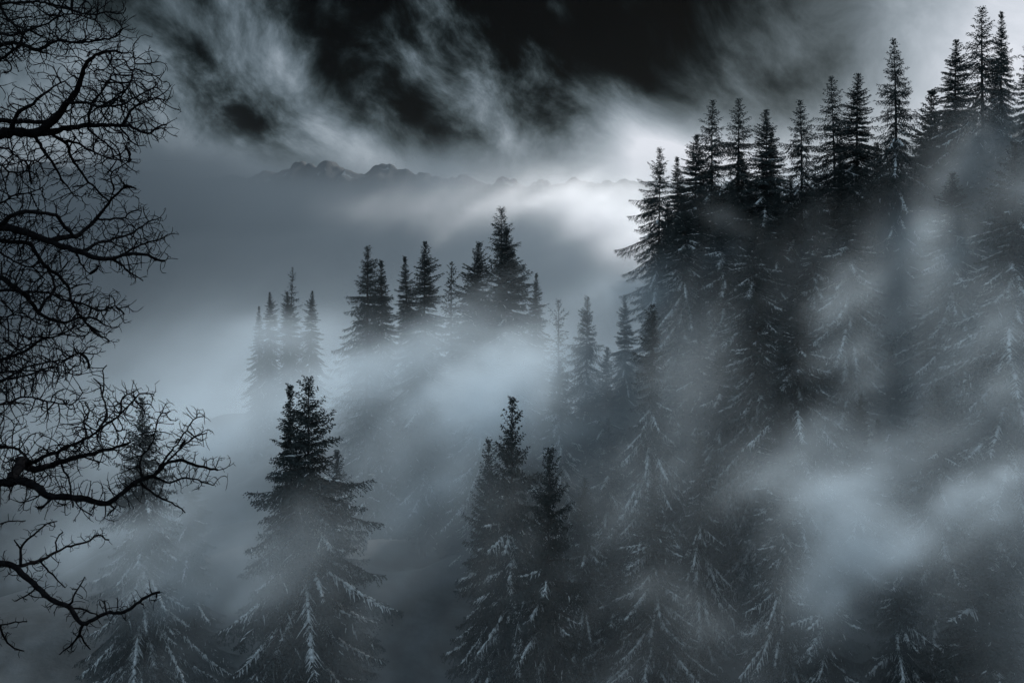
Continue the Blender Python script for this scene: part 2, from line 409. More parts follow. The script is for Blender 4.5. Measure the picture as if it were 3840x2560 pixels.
# (x, y of the top in the photo at 2352 wide, metres away, height, kind, turn, label)
TREES = [
    # tall black trees on the right-hand ridge
    (1512, 343, 88, 24, 'ragged', 200, 'black spruce at the left end of the tall ridge row, against the bright sky', 0.98),
    (1561, 362, 112, 24, 'slender', 40, 'hazy grey spruce showing faintly behind the leftmost tall ridge tree', 1.18),
    (1596, 312, 98, 25, 'dense', 75, 'dark spruce forming the left shoulder of the twin tops on the ridge', 1.18),
    (1641, 231, 96, 28, 'open', 120, 'tall spruce with light round its trunk, left of the two equal ridge tops', 1.18),
    (1691, 229, 97, 28, 'open', 260, 'tall ragged spruce with gaps near its trunk, right of the two equal ridge tops', 1.18),
    (1751, 254, 94, 27, 'classic', 10, 'narrow black spruce with a dense pointed top, right of the two equal ridge tops', 1.18),
    (1779, 304, 120, 26, 'slender', 150, 'pale misty spruce standing behind the narrow black spruce of the ridge', 1.18),
    (1842, 233, 96, 28, 'open', 300, 'black ridge spruce standing alone before the stepped row of tall tops', 1.18),
    (1918, 180, 98, 30, 'open', 20, 'thin see-through ridge spruce, left of the pair beside the biggest ridge tree', 1.18),
    (1973, 172, 99, 30, 'classic', 215, 'ridge spruce with a tufted top, right one of the pair beside the biggest ridge tree', 1.18),
    (2055, 93, 90, 30, 'open', 330, 'biggest ridge spruce with a broad open crown and long bare trunk', 1.0),
    (2132, 213, 104, 25, 'young', 95, 'short dark spruce filling the dip right of the biggest ridge tree', 1.18),
    (2193, 94, 92, 28, 'classic', 170, 'black spruce just left of the highest tree top in the upper right corner', 1.18),
    (2255, 18, 86, 31, 'open', 60, 'highest spruce in view with a bushy top near the upper right corner', 1.18),
    (2287, 27, 97, 30, 'slender', 250, 'hazier spruce top close behind the highest tree of all'),
    (2352, 62, 74, 28, 'classic', 110, 'spruce cut by the right edge of the view near the top'),
    (2015, 330, 104, 24, 'dense', 35, 'dark spruce low behind the biggest ridge tree, filling its left side', 1.18),
    (2110, 330, 100, 24, 'dense', 190, 'dark spruce in the gap between the biggest ridge tree and the corner group', 1.18),
    (1700, 350, 104, 24, 'dense', 280, 'shadowy spruce filling in between the two equal ridge tops', 1.18),
    # snow-dusted trees in front of the ridge
    (1568, 455, 80, 20, 'snowy', 15, 'snow-streaked spruce below the left shoulder of the twin ridge tops', 1.18),
    (1655, 470, 78, 20, 'snowy', 140, 'misty snow-hung spruce below the two equal ridge tops', 1.18),
    (1725, 500, 74, 20, 'snowy', 250, 'snow-dusted spruce below the narrow black ridge tree', 1.18),
    (1862, 470, 72, 21, 'bright', 75, 'heavily snow-laden spruce below the lone black ridge tree', 1.18),
    (1955, 455, 70, 20, 'snowy', 300, 'snowy spruce with drooping boughs below the pair of ridge trees', 1.18),
    (2190, 400, 66, 22, 'snowy', 200, 'snow-streaked spruce in drifting mist below the corner group', 1.18),
    (2320, 330, 58, 24, 'snowy', 30, 'large dim spruce in mist at the right edge below the corner group', 1.18),
    (2250, 480, 76, 20, 'dense', 120, 'dark spruce over the snowy bank near the right edge'),
    # middle of the slope, right
    (1727, 640, 62, 24, 'snowy', 60, 'spruce with snow-capped boughs just left of the boldest snowy tree on the right'),
    (1828, 660, 55, 21, 'broad', 0, 'boldest dark spruce on the right with thick snow on its fanned lower boughs', 1.0),
    (1612, 655, 68, 22, 'classic', 310, 'dim mist-veiled spruce left of the snow-capped pair on the right slope'),
    (1798, 880, 47, 9, 'young', 20, 'small jet black spruce in front of the boldest snowy tree'),
    (1966, 905, 48, 9, 'young', 140, 'small dark spruce standing right of the fanned snowy boughs'),
    (2012, 965, 50, 8, 'young', 230, 'smallest grey spruce top right of the small dark one'),
    (2062, 800, 60, 20, 'dense', 85, 'black spruce seen through a hole in the mist on the right'),
    (2150, 625, 68, 20, 'snowy', 170, 'faint whitened spruce lost in mist on the right slope'),
    (2265, 700, 62, 22, 'bright', 20, 'pale frosted spruce in mist near the right edge'),
    (2165, 890, 54, 22, 'broad', 310, 'dark misty spruce lower right, behind the drifting cloud'),
    (2270, 900, 56, 22, 'classic', 250, 'dim spruce shape close to the right edge at mid height'),
    (1600, 985, 50, 20, 'bright', 50, 'faint spruce with a small snowy fan at its top, right of the wide frosted fan'),
    # centre group on the spur
    (1143, 480, 98, 29, 'ragged', 350, 'grey topmost spruce of the central group', 1.0),
    (1180, 529, 84, 29, 'dense', 100, 'blackest and broadest spruce of the central group', 1.0),
    (1078, 560, 86, 28, 'dense', 220, 'black spruce left of the topmost tree of the central group', 1.0),
    (1094, 645, 78, 17, 'young', 310, 'small black spruce standing in front at the foot of the central group', 1.0),
    (1036, 604, 92, 27, 'thin', 45, 'thin grey spruce between the two black ones of the central group', 1.0),
    (970, 558, 86, 27, 'classic', 170, 'black spruce standing alone on the left of the central group', 1.0),
    (941, 590, 110, 27, 'slender', 20, 'pale spruce ghost behind the lone black one of the central group', 1.0),
    (838, 567, 104, 29, 'ragged', 80, 'grey misty spruce, tallest of the three left of the central group', 1.0),
    (839, 616, 84, 23, 'thin', 200, 'thin dark spire in front of the tallest of the three misty spruces'),
    (869, 600, 92, 27, 'slender', 290, 'right one of the three misty spruces left of the central group', 1.0),
    (1238, 628, 120, 25, 'slender', 130, 'very faint spruce just right of the blackest central tree'),
    (1278, 688, 82, 24, 'thin', 95, 'grey spruce with a knobbly top, right of the central group', 1.0),
    (1342, 685, 76, 20, 'ragged', 265, 'spruce with upturned top boughs and hanging twigs, right of centre'),
    (1430, 680, 84, 20, 'classic', 30, 'pale slender spruce between the upturned one and the frosted fan'),
    (1484, 705, 58, 26, 'bright', 10, 'spruce with a dark tip above a wide fan of frosted boughs, right of centre'),
    # far left of the spur, small with distance
    (592, 705, 152, 25, 'slender', 60, 'leftmost and smallest of the far faint spruces'),
    (622, 672, 152, 25, 'classic', 160, 'far faint spruce, second in the small left group'),
    (664, 615, 165, 25, 'thin', 280, 'nearly bare ghostly spruce rising above the small left group'),
    (668, 672, 144, 25, 'dense', 20, 'dense far spruce below the nearly bare ghostly one'),
    (708, 670, 144, 25, 'classic', 350, 'rightmost spruce of the small left group'),
    # behind the light beam
    (1112, 800, 77, 22, 'snowy', 100, 'barely visible frosted spruce behind the slanting streak of light'),
    (1232, 960, 62, 22, 'snowy', 210, 'barely visible spruce in the mist behind the tallest front spire'),
    (1335, 1100, 52, 20, 'snowy', 30, 'veiled spruce right behind the three front spires'),
    (1400, 960, 62, 20, 'snowy', 330, 'veiled frosted spruce left of the wide frosted fan'),
    # nearest row
    (335, 920, 50, 26, 'snowy', 70, 'spruce standing behind the bare tree at the lower left'),
    (452, 985, 74, 24, 'classic', 240, 'pale spruce behind the outer twigs of the bare tree at the lower left'),
    (686, 875, 46, 28, 'broad', 90, 'taller of the two merged front spruces left of centre', 1.0),
    (647, 893, 47, 27, 'slender', 10, 'lesser left top of the two merged front spruces left of centre'),
    (772, 1040, 51, 24, 'classic', 200, 'smaller hazy spruce touching the merged front pair on its right'),
    (1178, 912, 42, 30, 'snowy', 160, 'tallest spire of the three front spruces at the lower centre', 0.66),
    (1122, 1022, 44, 28, 'snowy', 40, 'left and palest of the three front spruces at the lower centre', 0.66),
    (1248, 1042, 38, 28, 'broad', 280, 'right and blackest of the three front spruces with snow clots', 0.62),
    # dark trees low on the right
    (1800, 1010, 44, 22, 'bright', 200, 'snow-ledged spruce low on the right under the small jet black one'),
    (2050, 1120, 42, 24, 'bright', 60, 'spruce with a fan of white boughs inside the bright mist, lower right'),
    (1905, 1190, 40, 22, 'snowy', 120, 'half-hidden snowy spruce at the lower right of the snow-ledged one'),
    (1440, 1200, 50, 24, 'snowy', 180, 'black spruce at the bottom between the front spires and the mist'),
    (2260, 1150, 42, 24, 'classic', 300, 'dark spruce in shade at the lower right corner', 1.18),

    # dark fill between and under the ridge tops
    (1600, 430, 93, 18, 'dense', 33, 'dark spruce low beneath the left shoulder of the twin ridge tops', 1.05),
    (1672, 425, 91, 18, 'classic', 77, 'dark spruce low between the two equal tops of the ridge', 1.05),
    (1722, 420, 94, 18, 'open', 141, 'dark gappy spruce low between the right equal top and the narrow black tree', 1.05),
    (1782, 440, 90, 18, 'dense', 199, 'dark spruce low on the right of the narrow black ridge tree', 1.05),
    (1812, 405, 95, 18, 'classic', 251, 'dark spruce low just left of the lone black ridge spruce', 1.05),
    (1882, 400, 92, 19, 'open', 301, 'dark gappy spruce low between the lone ridge tree and the see-through one', 1.05),
    (1945, 360, 94, 20, 'dense', 13, 'dark spruce between the two trees that stand beside the biggest ridge spruce', 1.05),
    (2078, 400, 89, 19, 'classic', 57, 'dark spruce low behind the long bare trunk of the biggest ridge tree', 1.05),
    (2150, 350, 90, 19, 'open', 88, 'dark gappy spruce under the short tree in the dip of the ridge', 1.05),
    (2225, 330, 88, 20, 'dense', 132, 'dark spruce low under the highest tree top of all', 1.05),
    (1540, 470, 92, 17, 'classic', 166, 'dark spruce at the foot of the leftmost tall ridge tree', 1.05),
    (2180, 260, 98, 20, 'ragged', 222, 'ragged dark spruce just below the second highest top in the corner', 1.05),
    (1290, 830, 72, 20, 'snowy', 145, 'grey veiled spruce below the knobbly-topped one, right of the central group', 1.0),
    (1390, 800, 74, 20, 'classic', 222, 'grey veiled spruce between the upturned one and the pale slender one', 1.0),
    (1540, 800, 70, 20, 'snowy', 277, 'veiled snowy spruce just right of the wide frosted fan', 1.0),
    (1660, 780, 64, 20, 'snowy', 333, 'veiled snowy spruce left of the snow-capped pair, low on the slope', 1.0),
    (1500, 1090, 46, 18, 'snowy', 105, 'darkly veiled spruce below the wide frosted fan', 1.0),
]
BASES = []
for (x, y, Y, H, kind, rot, label, *_w) in TREES:
    t = at(x, y, Y); BASES.append((t[0], t[1], t[2] - H))

# ------------------------------------------------------------------ ground: one sheet through every tree's foot
def smooth_height(X, Y, pts, power=4.0, soft=14.0):
    num = np.zeros_like(X); den = np.zeros_like(X)
    for (px, py, pz) in pts:
        w = 1.0 / ((X - px) ** 2 + (Y - py) ** 2 + soft) ** (power / 2)
        num += w * pz; den += w
    return num / den
ANCH = [(b[0], b[1], b[2] + 0.15) for b in BASES] + [
    (0, 0, -1.8), (6, -4, -0.6), (-6, -3, -1.6), (3, 9, -8), (-8, 9, -10), (14, 10, -6), (0, -30, 12), (30, -20, 14), (-30, -20, 2), (50, 10, 8), (-30, 20, -24), (40, 40, -2),
    (75, 100, 6), (90, 60, 18), (80, 140, 10), (40, 150, -14), (0, 150, -50), (-30, 130, -62), (-60, 120, -75), (-70, 60, -60), (-60, 20, -45), (-50, 220, -110), (20, 220, -90), (90, 230, -40), (140, 120, 22), (140, 240, -20)]
def ground():
    # fine near, coarse far
    g = np.concatenate([-np.geomspace(16000, 170, 16), np.linspace(-160, 180, 150), np.geomspace(190, 16000, 16)])
    h = np.concatenate([-np.geomspace(3000, 70, 8), np.linspace(-60, 260, 150), np.geomspace(270, 22000, 18)])
    X, Y = np.meshgrid(g, h, indexing='ij')
    near = smooth_height(X, Y, ANCH)
    rng = np.random.default_rng(5)
    bumps = sum(np.sin(X * kx + Y * ky + p) * am for kx, ky, p, am in [(rng.normal(0, .35), rng.normal(0, .35), rng.random() * 6, .16) for _ in range(14)])
    far = np.full_like(X, -240.0)
    dist = np.sqrt((X - 30) ** 2 + (Y - 80) ** 2)
    k = np.clip((dist - 150) / 420, 0, 1); k = k * k * (3 - 2 * k)
    Z = near * (1 - k) + far * k + bumps * np.clip(1 - k * 3, 0, 1)
    # the slope goes on upward to the right and behind
    rise = np.clip((X - 90) / 400, 0, 1.6) * 90 * np.clip(1 - (Y - 200) / 500, 0, 1) * np.clip((900 - X) / 300, 0, 1)
    Z += rise * k
    n, m = X.shape
    V = np.stack([X, Y, Z], -1).reshape(-1, 3)
    i = (np.arange(n - 1) * m)[:, None] + np.arange(m - 1)[None, :]
    Fq = np.stack([i, i + m, i + m + 1, i + 1], -1).reshape(-1, 4)
    link('ground', mesh_from('ground', V, Fq, 4, ground_material(), smooth=True), kind='structure')
ground()

# ------------------------------------------------------------------ the spruces
for (x, y, Y, H, kind, rot, label, *_w) in TREES:
    spruce(kind, at(x, y, Y), H, rot, label, *_w)

# ------------------------------------------------------------------ far mountains, two ranges
def range_ridge(name, pts, Y, depth, seed, label_kind='structure'):
    """a ridge whose crest passes through pts (photo columns and rows) at Y metres, falling off to both sides"""
    rng = np.random.default_rng(seed)
    cx = np.array([at(x, y, Y)[0] for x, y in pts]); cz = np.array([at(x, y, Y)[2] for x, y in pts])
    nx, ny = 520, 90
    xs = np.linspace(cx[0], cx[-1], nx)
    crest = np.interp(xs, cx, cz)
    fr = np.zeros(nx)
    for k, (fq, am) in enumerate([(0.011, 7), (0.024, 6.5), (0.05, 5.0), (0.11, 3.0), (0.23, 1.2)]):
        q = xs * fq * 2.3 + rng.random() * 6 + 1.3 * np.sin(xs * fq + k)
        fr += 1.5 * am * (1 - 2 * np.abs(((q / math.pi) % 1) * 2 - 1))
    crest = crest + fr * Y / 6000
    s = np.linspace(-1, 1, ny)
    X = np.repeat(xs[:, None], ny, 1); SS = np.repeat(s[None, :], nx, 0)
    # spurs run down from the crest
    spur = sum(am * np.abs(np.sin(X * fq * 2.3 + SS * wv + p)) for fq, wv, p, am in [(0.006, 1.5, 1, 90), (0.015, -2.5, 2, 50), (0.034, 4, 0, 26), (0.08, -7, 3, 11), (0.17, 9, 2, 5)])
    drop = np.abs(SS) ** 0.85 * 620 * (Y / 6000)
    Z = crest[:, None] - drop + (spur * (Y / 6000)) * np.clip(np.abs(SS) * 5, 0, 1) * (1 - np.abs(SS) * 0.5) * 0.9 - 0.15 * drop
    Z = np.minimum(Z, crest[:, None])
    YY = Y + SS * depth + 60 * np.sin(X * 0.004) + spur * 0.3 * np.sign(SS)
    V = np.stack([X, YY, Z], -1).reshape(-1, 3)
    i = (np.arange(nx - 1) * ny)[:, None] + np.arange(ny - 1)[None, :]
    Fq = np.stack([i, i + ny, i + ny + 1, i + 1], -1).reshape(-1, 4)
    link(name, mesh_from(name, V, Fq, 4, M_rock), kind='structure')
M_rock = rock_material()
range_ridge('mountains', [(-500, 470), (-200, 430), (-40, 395), (30, 385), (70, 372), (120, 378), (160, 388), (200, 378), (235, 385), (262, 374), (285, 392), (298, 373), (315, 388), (370, 402), (450, 408),
    (560, 405), (640, 396), (680, 384), (705, 372), (722, 371), (738, 383), (750, 370), (768, 371), (790, 386), (810, 392), (850, 397), (868, 383), (888, 373), (905, 381), (930, 391), (960, 396),
    (1000, 402), (1060, 403), (1078, 404), (1105, 413), (1125, 418), (1150, 409), (1165, 404), (1182, 411), (1200, 420), (1222, 424), (1238, 414), (1252, 412), (1272, 420), (1290, 413), (1310, 411), (1330, 409), (1360, 416), (1400, 411),
    (1440, 409), (1500, 414), (1700, 420), (2000, 425), (2600, 440)], 2600, 420, 4)
# ------------------------------------------------------------------ the bare tree at the left
def c3(l): return [(x * .6375, y * .6375) for x, y in l]
def c4(l): return [(x * .5102, 700 + y * .5102) for x, y in l]
def c2(l): return [(x * .8163, 1280 + y * .8163) for x, y in l]
# main limbs: photo pixels (3840 wide), thickness in px at start and end
LIMBS = [
    (c3([(-500, 700), (-250, 330), (0, 270), (60, 250), (150, 265), (190, 295), (260, 290), (300, 250), (350, 235), (430, 255), (520, 245), (600, 230), (660, 232), (700, 205), (722, 170)]), 22, 4, 90),
    (c3([(-500, 560), (-200, 80), (0, 20), (100, 15), (230, 10), (330, 30), (420, 60), (520, 90), (630, 70)]), 14, 4, 110),
    (c3([(-350, 600), (0, 355), (40, 320), (100, 285), (110, 262)]), 12, 8, 80),
    (c3([(0, 20), (20, 90), (90, 150), (160, 240)]), 8, 6, 90),
    (c3([(-60, 170), (60, 215), (160, 180), (260, 150), (380, 80), (450, 90), (560, 120)]), 9, 3, 100),
    (c3([(-700, 900), (-300, 800), (0, 790), (80, 770), (190, 790), (260, 760), (330, 690), (400, 600), (450, 540), (480, 450), (490, 400), (520, 360), (560, 320), (620, 300), (690, 300)]), 56, 6, 95),
    (c3([(-300, 760), (0, 710), (100, 715), (200, 715), (270, 725), (320, 680), (400, 600)]), 18, 10, 80),
    (c3([(60, 780), (80, 710), (110, 650), (200, 615), (220, 570), (260, 555), (330, 500), (380, 480)]), 16, 4, 95),
    (c3([(240, 790), (350, 765), (450, 745), (530, 735), (640, 735), (730, 735), (780, 745), (840, 780), (890, 790), (920, 745), (980, 735)]), 20, 4, 80),
    (c3([(730, 735), (745, 680), (800, 620), (860, 600), (920, 570), (975, 600)]), 9, 3, 85),
    (c3([(400, 610), (500, 600), (560, 625), (640, 630), (720, 560), (760, 500), (795, 400), (790, 355)]), 10, 3, 105),
    (c3([(520, 735), (525, 640), (580, 560), (640, 480), (680, 400), (650, 370)]), 9, 3, 110),
    (c3([(640, 630), (740, 610), (820, 560), (900, 520), (925, 495)]), 7, 3, 85),
    (c3([(210, 810), (240, 860), (290, 930), (330, 990), (360, 1050), (400, 1100), (440, 1160), (480, 1160)]), 10, 3, 60),
    (c3([(300, 790), (400, 850), (410, 920), (460, 980), (510, 1060), (590, 1140), (640, 1180)]), 10, 4, 55),
    (c3([(380, 820), (470, 850), (560, 900), (640, 930), (735, 945)]), 8, 3, 80),
    (c3([(500, 745), (560, 800), (640, 850), (680, 890)]), 7, 3, 90),
    (c3([(700, 740), (740, 790), (770, 840), (815, 860)]), 5, 3, 55),
    (c3([(-40, 880), (60, 870), (90, 920), (150, 950), (230, 940), (250, 990)]), 7, 3, 80),
    (c3([(-60, 1000), (0, 960), (60, 1020), (180, 1000), (220, 1040)]), 7, 3, 70),
    (c4([(-900, 100), (-300, 260), (0, 290), (100, 310), (200, 340), (300, 375), (400, 420), (500, 455), (600, 480), (700, 530), (800, 535), (900, 500), (1000, 490), (1100, 500), (1150, 545), (1215, 545)]), 38, 6, 60),
    (c4([(380, 395), (450, 370), (560, 370), (600, 340), (680, 270), (730, 220), (750, 170), (810, 110), (860, 50), (930, -10), (1000, 15)]), 15, 5, 45),
    (c4([(810, 110), (840, 20), (800, -90), (870, -140), (940, -170), (970, -200)]), 6, 3, 60),
    (c4([(-200, 330), (0, 290), (80, 210), (200, 175), (300, 200), (380, 200), (440, 220), (470, 290), (520, 340), (560, 375)]), 14, 8, 60),
    (c4([(820, 540), (900, 560), (920, 600), (960, 630), (1050, 690)]), 6, 3, 35),
    (c4([(600, 480), (700, 420), (780, 400), (900, 370), (1000, 330), (1050, 280), (1130, 240), (1150, 240)]), 10, 3, 70),
    (c4([(900, 500), (1000, 440), (1100, 400), (1180, 390), (1235, 350)]), 7, 3, 60),
    (c4([(720, 240), (830, 240), (930, 230), (960, 170), (1040, 180)]), 6, 3, 50),
    (c4([(560, 490), (580, 560), (620, 600), (660, 640)]), 5, 3, 60),
    (c4([(-400, 380), (0, 400), (200, 405), (250, 450), (300, 550), (380, 620), (450, 670), (510, 740), (530, 860), (600, 960), (690, 1070), (800, 1130)]), 17, 4, 85),
    (c4([(-300, 560), (0, 665), (60, 700), (120, 755), (200, 800), (260, 900), (310, 950), (400, 985), (500, 1000), (570, 960), (700, 960), (780, 1020)]), 20, 4, 85),
    (c4([(-300, 770), (0, 765), (150, 765), (300, 775), (400, 790), (450, 830), (550, 850), (640, 870), (720, 920), (780, 910), (800, 880), (880, 890), (910, 930)]), 10, 4, 80),
    (c4([(290, 920), (330, 830), (400, 790), (410, 720), (350, 600)]), 7, 6, 70),
    (c4([(-400, 1500), (0, 1280), (100, 1240), (220, 1190), (310, 1110), (400, 1110), (480, 1070), (560, 1020)]), 15, 4, 100),
    (c4([(-400, 1600), (0, 1440), (100, 1380), (200, 1320), (350, 1290), (500, 1270), (540, 1220), (610, 1220)]), 10, 3, 85),
    (c4([(-300, 1365), (0, 1365), (150, 1350), (380, 1350), (540, 1380)]), 8, 3, 70),
    (c4([(-200, 1000), (0, 980), (80, 940), (200, 950)]), 7, 3, 110),
    (c4([(-200, 500), (0, 480), (120, 560), (250, 600), (330, 680)]), 8, 3, 120),
    (c4([(-200, 160), (0, 130), (100, 60), (200, 50), (290, 20)]), 9, 3, 120),
    (c2([(-700, 500), (-200, 620), (0, 650), (80, 640), (160, 655), (190, 680), (205, 710), (330, 715), (400, 725), (490, 750), (530, 720), (590, 670), (640, 635), (720, 610), (760, 560), (830, 540), (900, 570), (1000, 590)]), 36, 6, 78),
    (c2([(40, 645), (90, 580), (88, 530), (110, 560), (150, 595), (230, 570), (330, 535), (430, 515), (520, 490), (600, 460)]), 27, 6, 75),
    (c2([(130, 560), (200, 530), (300, 490), (400, 445), (460, 400), (560, 330), (640, 240)]), 12, 4, 80),
    (c2([(720, 610), (740, 560), (790, 500), (850, 420), (880, 360), (920, 345)]), 7, 3, 55),
    (c2([(760, 560), (830, 490), (900, 430), (950, 420)]), 6, 3, 50),
    (c2([(700, 615), (770, 655), (850, 620), (950, 650), (980, 660)]), 7, 3, 40),
    (c2([(640, 645), (690, 690), (740, 720), (830, 760), (850, 785)]), 7, 3, 25),
    (c2([(285, 580), (320, 630), (330, 715), (335, 760)]), 6, 4, 18),
    (c2([(330, 720), (380, 780), (425, 800)]), 4, 3, 20),
    (c2([(460, 400), (500, 330), (470, 260), (460, 190), (430, 170)]), 6, 3, 25),
    (c2([(470, 250), (480, 160), (465, 120), (490, 110)]), 4, 3, 16),
    (c2([(400, 445), (380, 350), (420, 320), (390, 280)]), 5, 3, 45),
    (c2([(560, 330), (550, 260), (620, 230)]), 5, 3, 50),
    (c2([(650, 630), (640, 540), (700, 470), (730, 330), (780, 320)]), 7, 3, 50),
    (c2([(-300, 420), (0, 480), (80, 490), (150, 560)]), 9, 6, 100),
    (c2([(-300, 330), (0, 290), (120, 250), (240, 280), (340, 290), (380, 235)]), 9, 3, 95),
    (c2([(-300, 200), (0, 180), (140, 150), (280, 100), (330, 70), (390, 45)]), 9, 3, 80),
    (c2([(-300, 80), (0, 90), (100, 30), (180, 0)]), 8, 4, 90),
    (c2([(-700, 900), (-200, 1000), (0, 1015), (70, 1030), (90, 1060), (140, 1100), (190, 1140), (220, 1180), (320, 1215), (350, 1270), (375, 1305), (430, 1275), (500, 1240), (560, 1250), (620, 1210), (690, 1160), (735, 1150)]), 26, 7, 39),
    (c2([(75, 1035), (190, 1005), (230, 985), (260, 960), (330, 935), (410, 920), (440, 880), (500, 910)]), 9, 4, 34),
    (c2([(90, 1040), (95, 990), (90, 940), (150, 890), (200, 850), (240, 820), (262, 825)]), 9, 3, 29),
    (c2([(90, 940), (65, 910)]), 5, 3, 20),
    (c2([(190, 1010), (210, 1050), (240, 1060), (270, 1100), (300, 1130)]), 5, 3, 22),
    (c2([(320, 1215), (340, 1160), (390, 1080)]), 7, 3, 34),
    (c2([(345, 1220), (400, 1240), (440, 1250)]), 5, 3, 24),
    (c2([(480, 1250), (490, 1200), (480, 1190)]), 5, 3, 32),
    (c2([(375, 1305), (370, 1345), (320, 1400), (275, 1435)]), 8, 3, 27),
    (c2([(372, 1340), (385, 1380), (415, 1412)]), 5, 3, 24),
    (c2([(160, 1125), (130, 1165), (75, 1190)]), 5, 3, 27),
    (c2([(-200, 1290), (0, 1300), (60, 1290), (125, 1285)]), 7, 3, 24),
    (c2([(0, 1310), (40, 1400), (110, 1420)]), 6, 3, 22),
    (c2([(-200, 850), (0, 840), (40, 822), (118, 822)]), 6, 3, 24),
    (c2([(260, 960), (250, 900), (290, 875)]), 5, 3, 24),
]
def bare_tree():
    rng = np.random.default_rng(12)
    D0 = 10.0
    e = link('bare_tree', None, label='leafless broadleaf tree reaching in from the left edge with black gnarled limbs', category='bare tree')
    foot = np.array([-7.2, D0 + 0.6, -12.5])
    e.location = foot
    nodes, parent, rad0 = [], [], []
    attr = []
    trunk_top = np.array([-6.9, D0 + 0.3, 3.8])
    for li, (pl, w0, w1, spread) in enumerate(LIMBS):
        p = np.array(pl, float)
        # resample, wiggle
        seg = np.r_[0, np.cumsum(np.linalg.norm(np.diff(p, axis=0), axis=1))]
        n = max(4, int(seg[-1] / 14)); s = np.linspace(0, seg[-1], n)
        q = np.stack([np.interp(s, seg, p[:, 0]), np.interp(s, seg, p[:, 1])], -1)
        for _ in range(2): q[1:-1] = 0.25 * q[:-2] + 0.5 * q[1:-1] + 0.25 * q[2:]
        q[1:-1] += rng.normal(0, 1.6, q[1:-1].shape)
        dep = D0 + 0.55 * math.sin(li * 2.4) + 0.5 * np.sin(s / 260 + li) * np.clip(s / 300, 0, 1)
        w = (w0 + (w1 - w0) * (s / seg[-1]) ** 0.8) * (1 + rng.normal(0, 0.07, n))
        P = np.stack([(q[:, 0] - 1920) / F * dep, dep, -(q[:, 1] - HOR) / F * dep], -1)
        # start on the nearest older limb, or on the trunk when it comes in from outside the view
        st = -1
        if q[0, 0] < -80:
            z = P[0, 2]
        elif nodes:
            A = np.array(nodes); px = A[:, 0] / A[:, 1] * F + 1920; py = -A[:, 2] / A[:, 1] * F + HOR
            d = (px - q[0, 0]) ** 2 + (py - q[0, 1]) ** 2
            st = int(np.argmin(d))
            if d[st] < 60 ** 2:
                off = A[st][1] - P[0, 1]
                k = np.clip(1 - s / 250, 0, 1)[:, None]
                dd = P[:, 1:2] + off * k
                P = np.concatenate([(q[:, 0:1] - 1920) / F * dd, dd, -(q[:, 1:2] - HOR) / F * dd], 1)
                P[0] = A[st]
            else: st = -1
        b = len(nodes)
        for k in range(n):
            nodes.append(P[k]); parent.append(st if k == 0 else b + k - 1); rad0.append(w[k] * 1.4 * dep[k] / F / 2)
        # attraction points along the limb, more towards its tip
        m = int(seg[-1] * (spread + 20) / 14.0 * 0.155)
        u = rng.random(m) ** 0.75; ii = (u * (n - 1)).astype(int)
        inside = q[ii, 0] > -140
        off = rng.normal(0, 1, (m, 3)); off /= np.linalg.norm(off, axis=1)[:, None] + 1e-9
        r_ = spread * D0 / F * rng.random(m) ** 0.6 * (1.15 - 0.35 * u) * 1.25
        A2 = P[ii] + off * r_[:, None] * np.array([1, 1.3, 1])
        attr.append(A2[inside])
    attr = np.concatenate(attr)
    n0 = len(nodes)
    N_ = np.array(nodes)
    # twigs grow towards free space (space colonisation)
    stepm, kill, infl = 0.046, 0.050, 0.50
    alive = np.ones(len(attr), bool)
    best = np.full(len(attr), 1e9); bi = np.zeros(len(attr), int)
    newset = list(range(n0))
    for it in range(70):
        kd = KDTree(len(newset))
        for j, k in enumerate(newset): kd.insert(nodes[k], j)
        kd.balance()
        for a_ in np.nonzero(alive)[0]:
            _, j, dist = kd.find(attr[a_])
            if dist < best[a_]: best[a_] = dist; bi[a_] = newset[j]
        alive &= best > kill
        act = np.nonzero(alive & (best < infl))[0]
        if len(act) == 0: break
        acc = {}
        NA = nodes
        for a_ in act:
            v = attr[a_] - NA[bi[a_]]; v = v / (np.linalg.norm(v) + 1e-9)
            k = bi[a_]
            if k in acc: acc[k] = acc[k] + v
            else: acc[k] = v
        newset = []
        for k, v in acc.items():
            v = v / (np.linalg.norm(v) + 1e-9) + rng.normal(0, 0.17, 3)
            if k >= n0:
                pd = nodes[k] - nodes[parent[k]]; v = v + 0.9 * pd / (np.linalg.norm(pd) + 1e-9)
            v /= np.linalg.norm(v)
            newset.append(len(nodes)); nodes.append(nodes[k] + v * stepm); parent.append(k); rad0.append(0)
        if len(nodes) > 60000: break
    n1 = len(nodes)
    # short spurs and buds on the twigs
    grown = [k for k in range(n0, n1)]
    for k in grown:
        if rng.random() < 0.26:
            d = rng.normal(0, 1, 3); d[2] += 0.3; d /= np.linalg.norm(d)
            nodes.append(nodes[k] + d * rng.uniform(0.03, 0.07)); parent.append(k); rad0.append(0)
    n2 = len(nodes)
    # radii: pipe model for the twigs
    rad = np.full(n2, 0.0026); acc = np.zeros(n2)
    for k in range(n2 - 1, n0 - 1, -1):
        r = max(0.0029, acc[k] ** (1 / 2.4)) if acc[k] > 0 else 0.0026
        rad[k] = min(r, 0.022); acc[parent[k]] += rad[k] ** 2.4
    # chains of twig nodes
    kids = [[] for _ in range(n2)]
    for k in range(n0, n2): kids[parent[k]].append(k)
    paths, radii = [], []
    stack = [(k, c) for k in range(n0) for c in kids[k]]
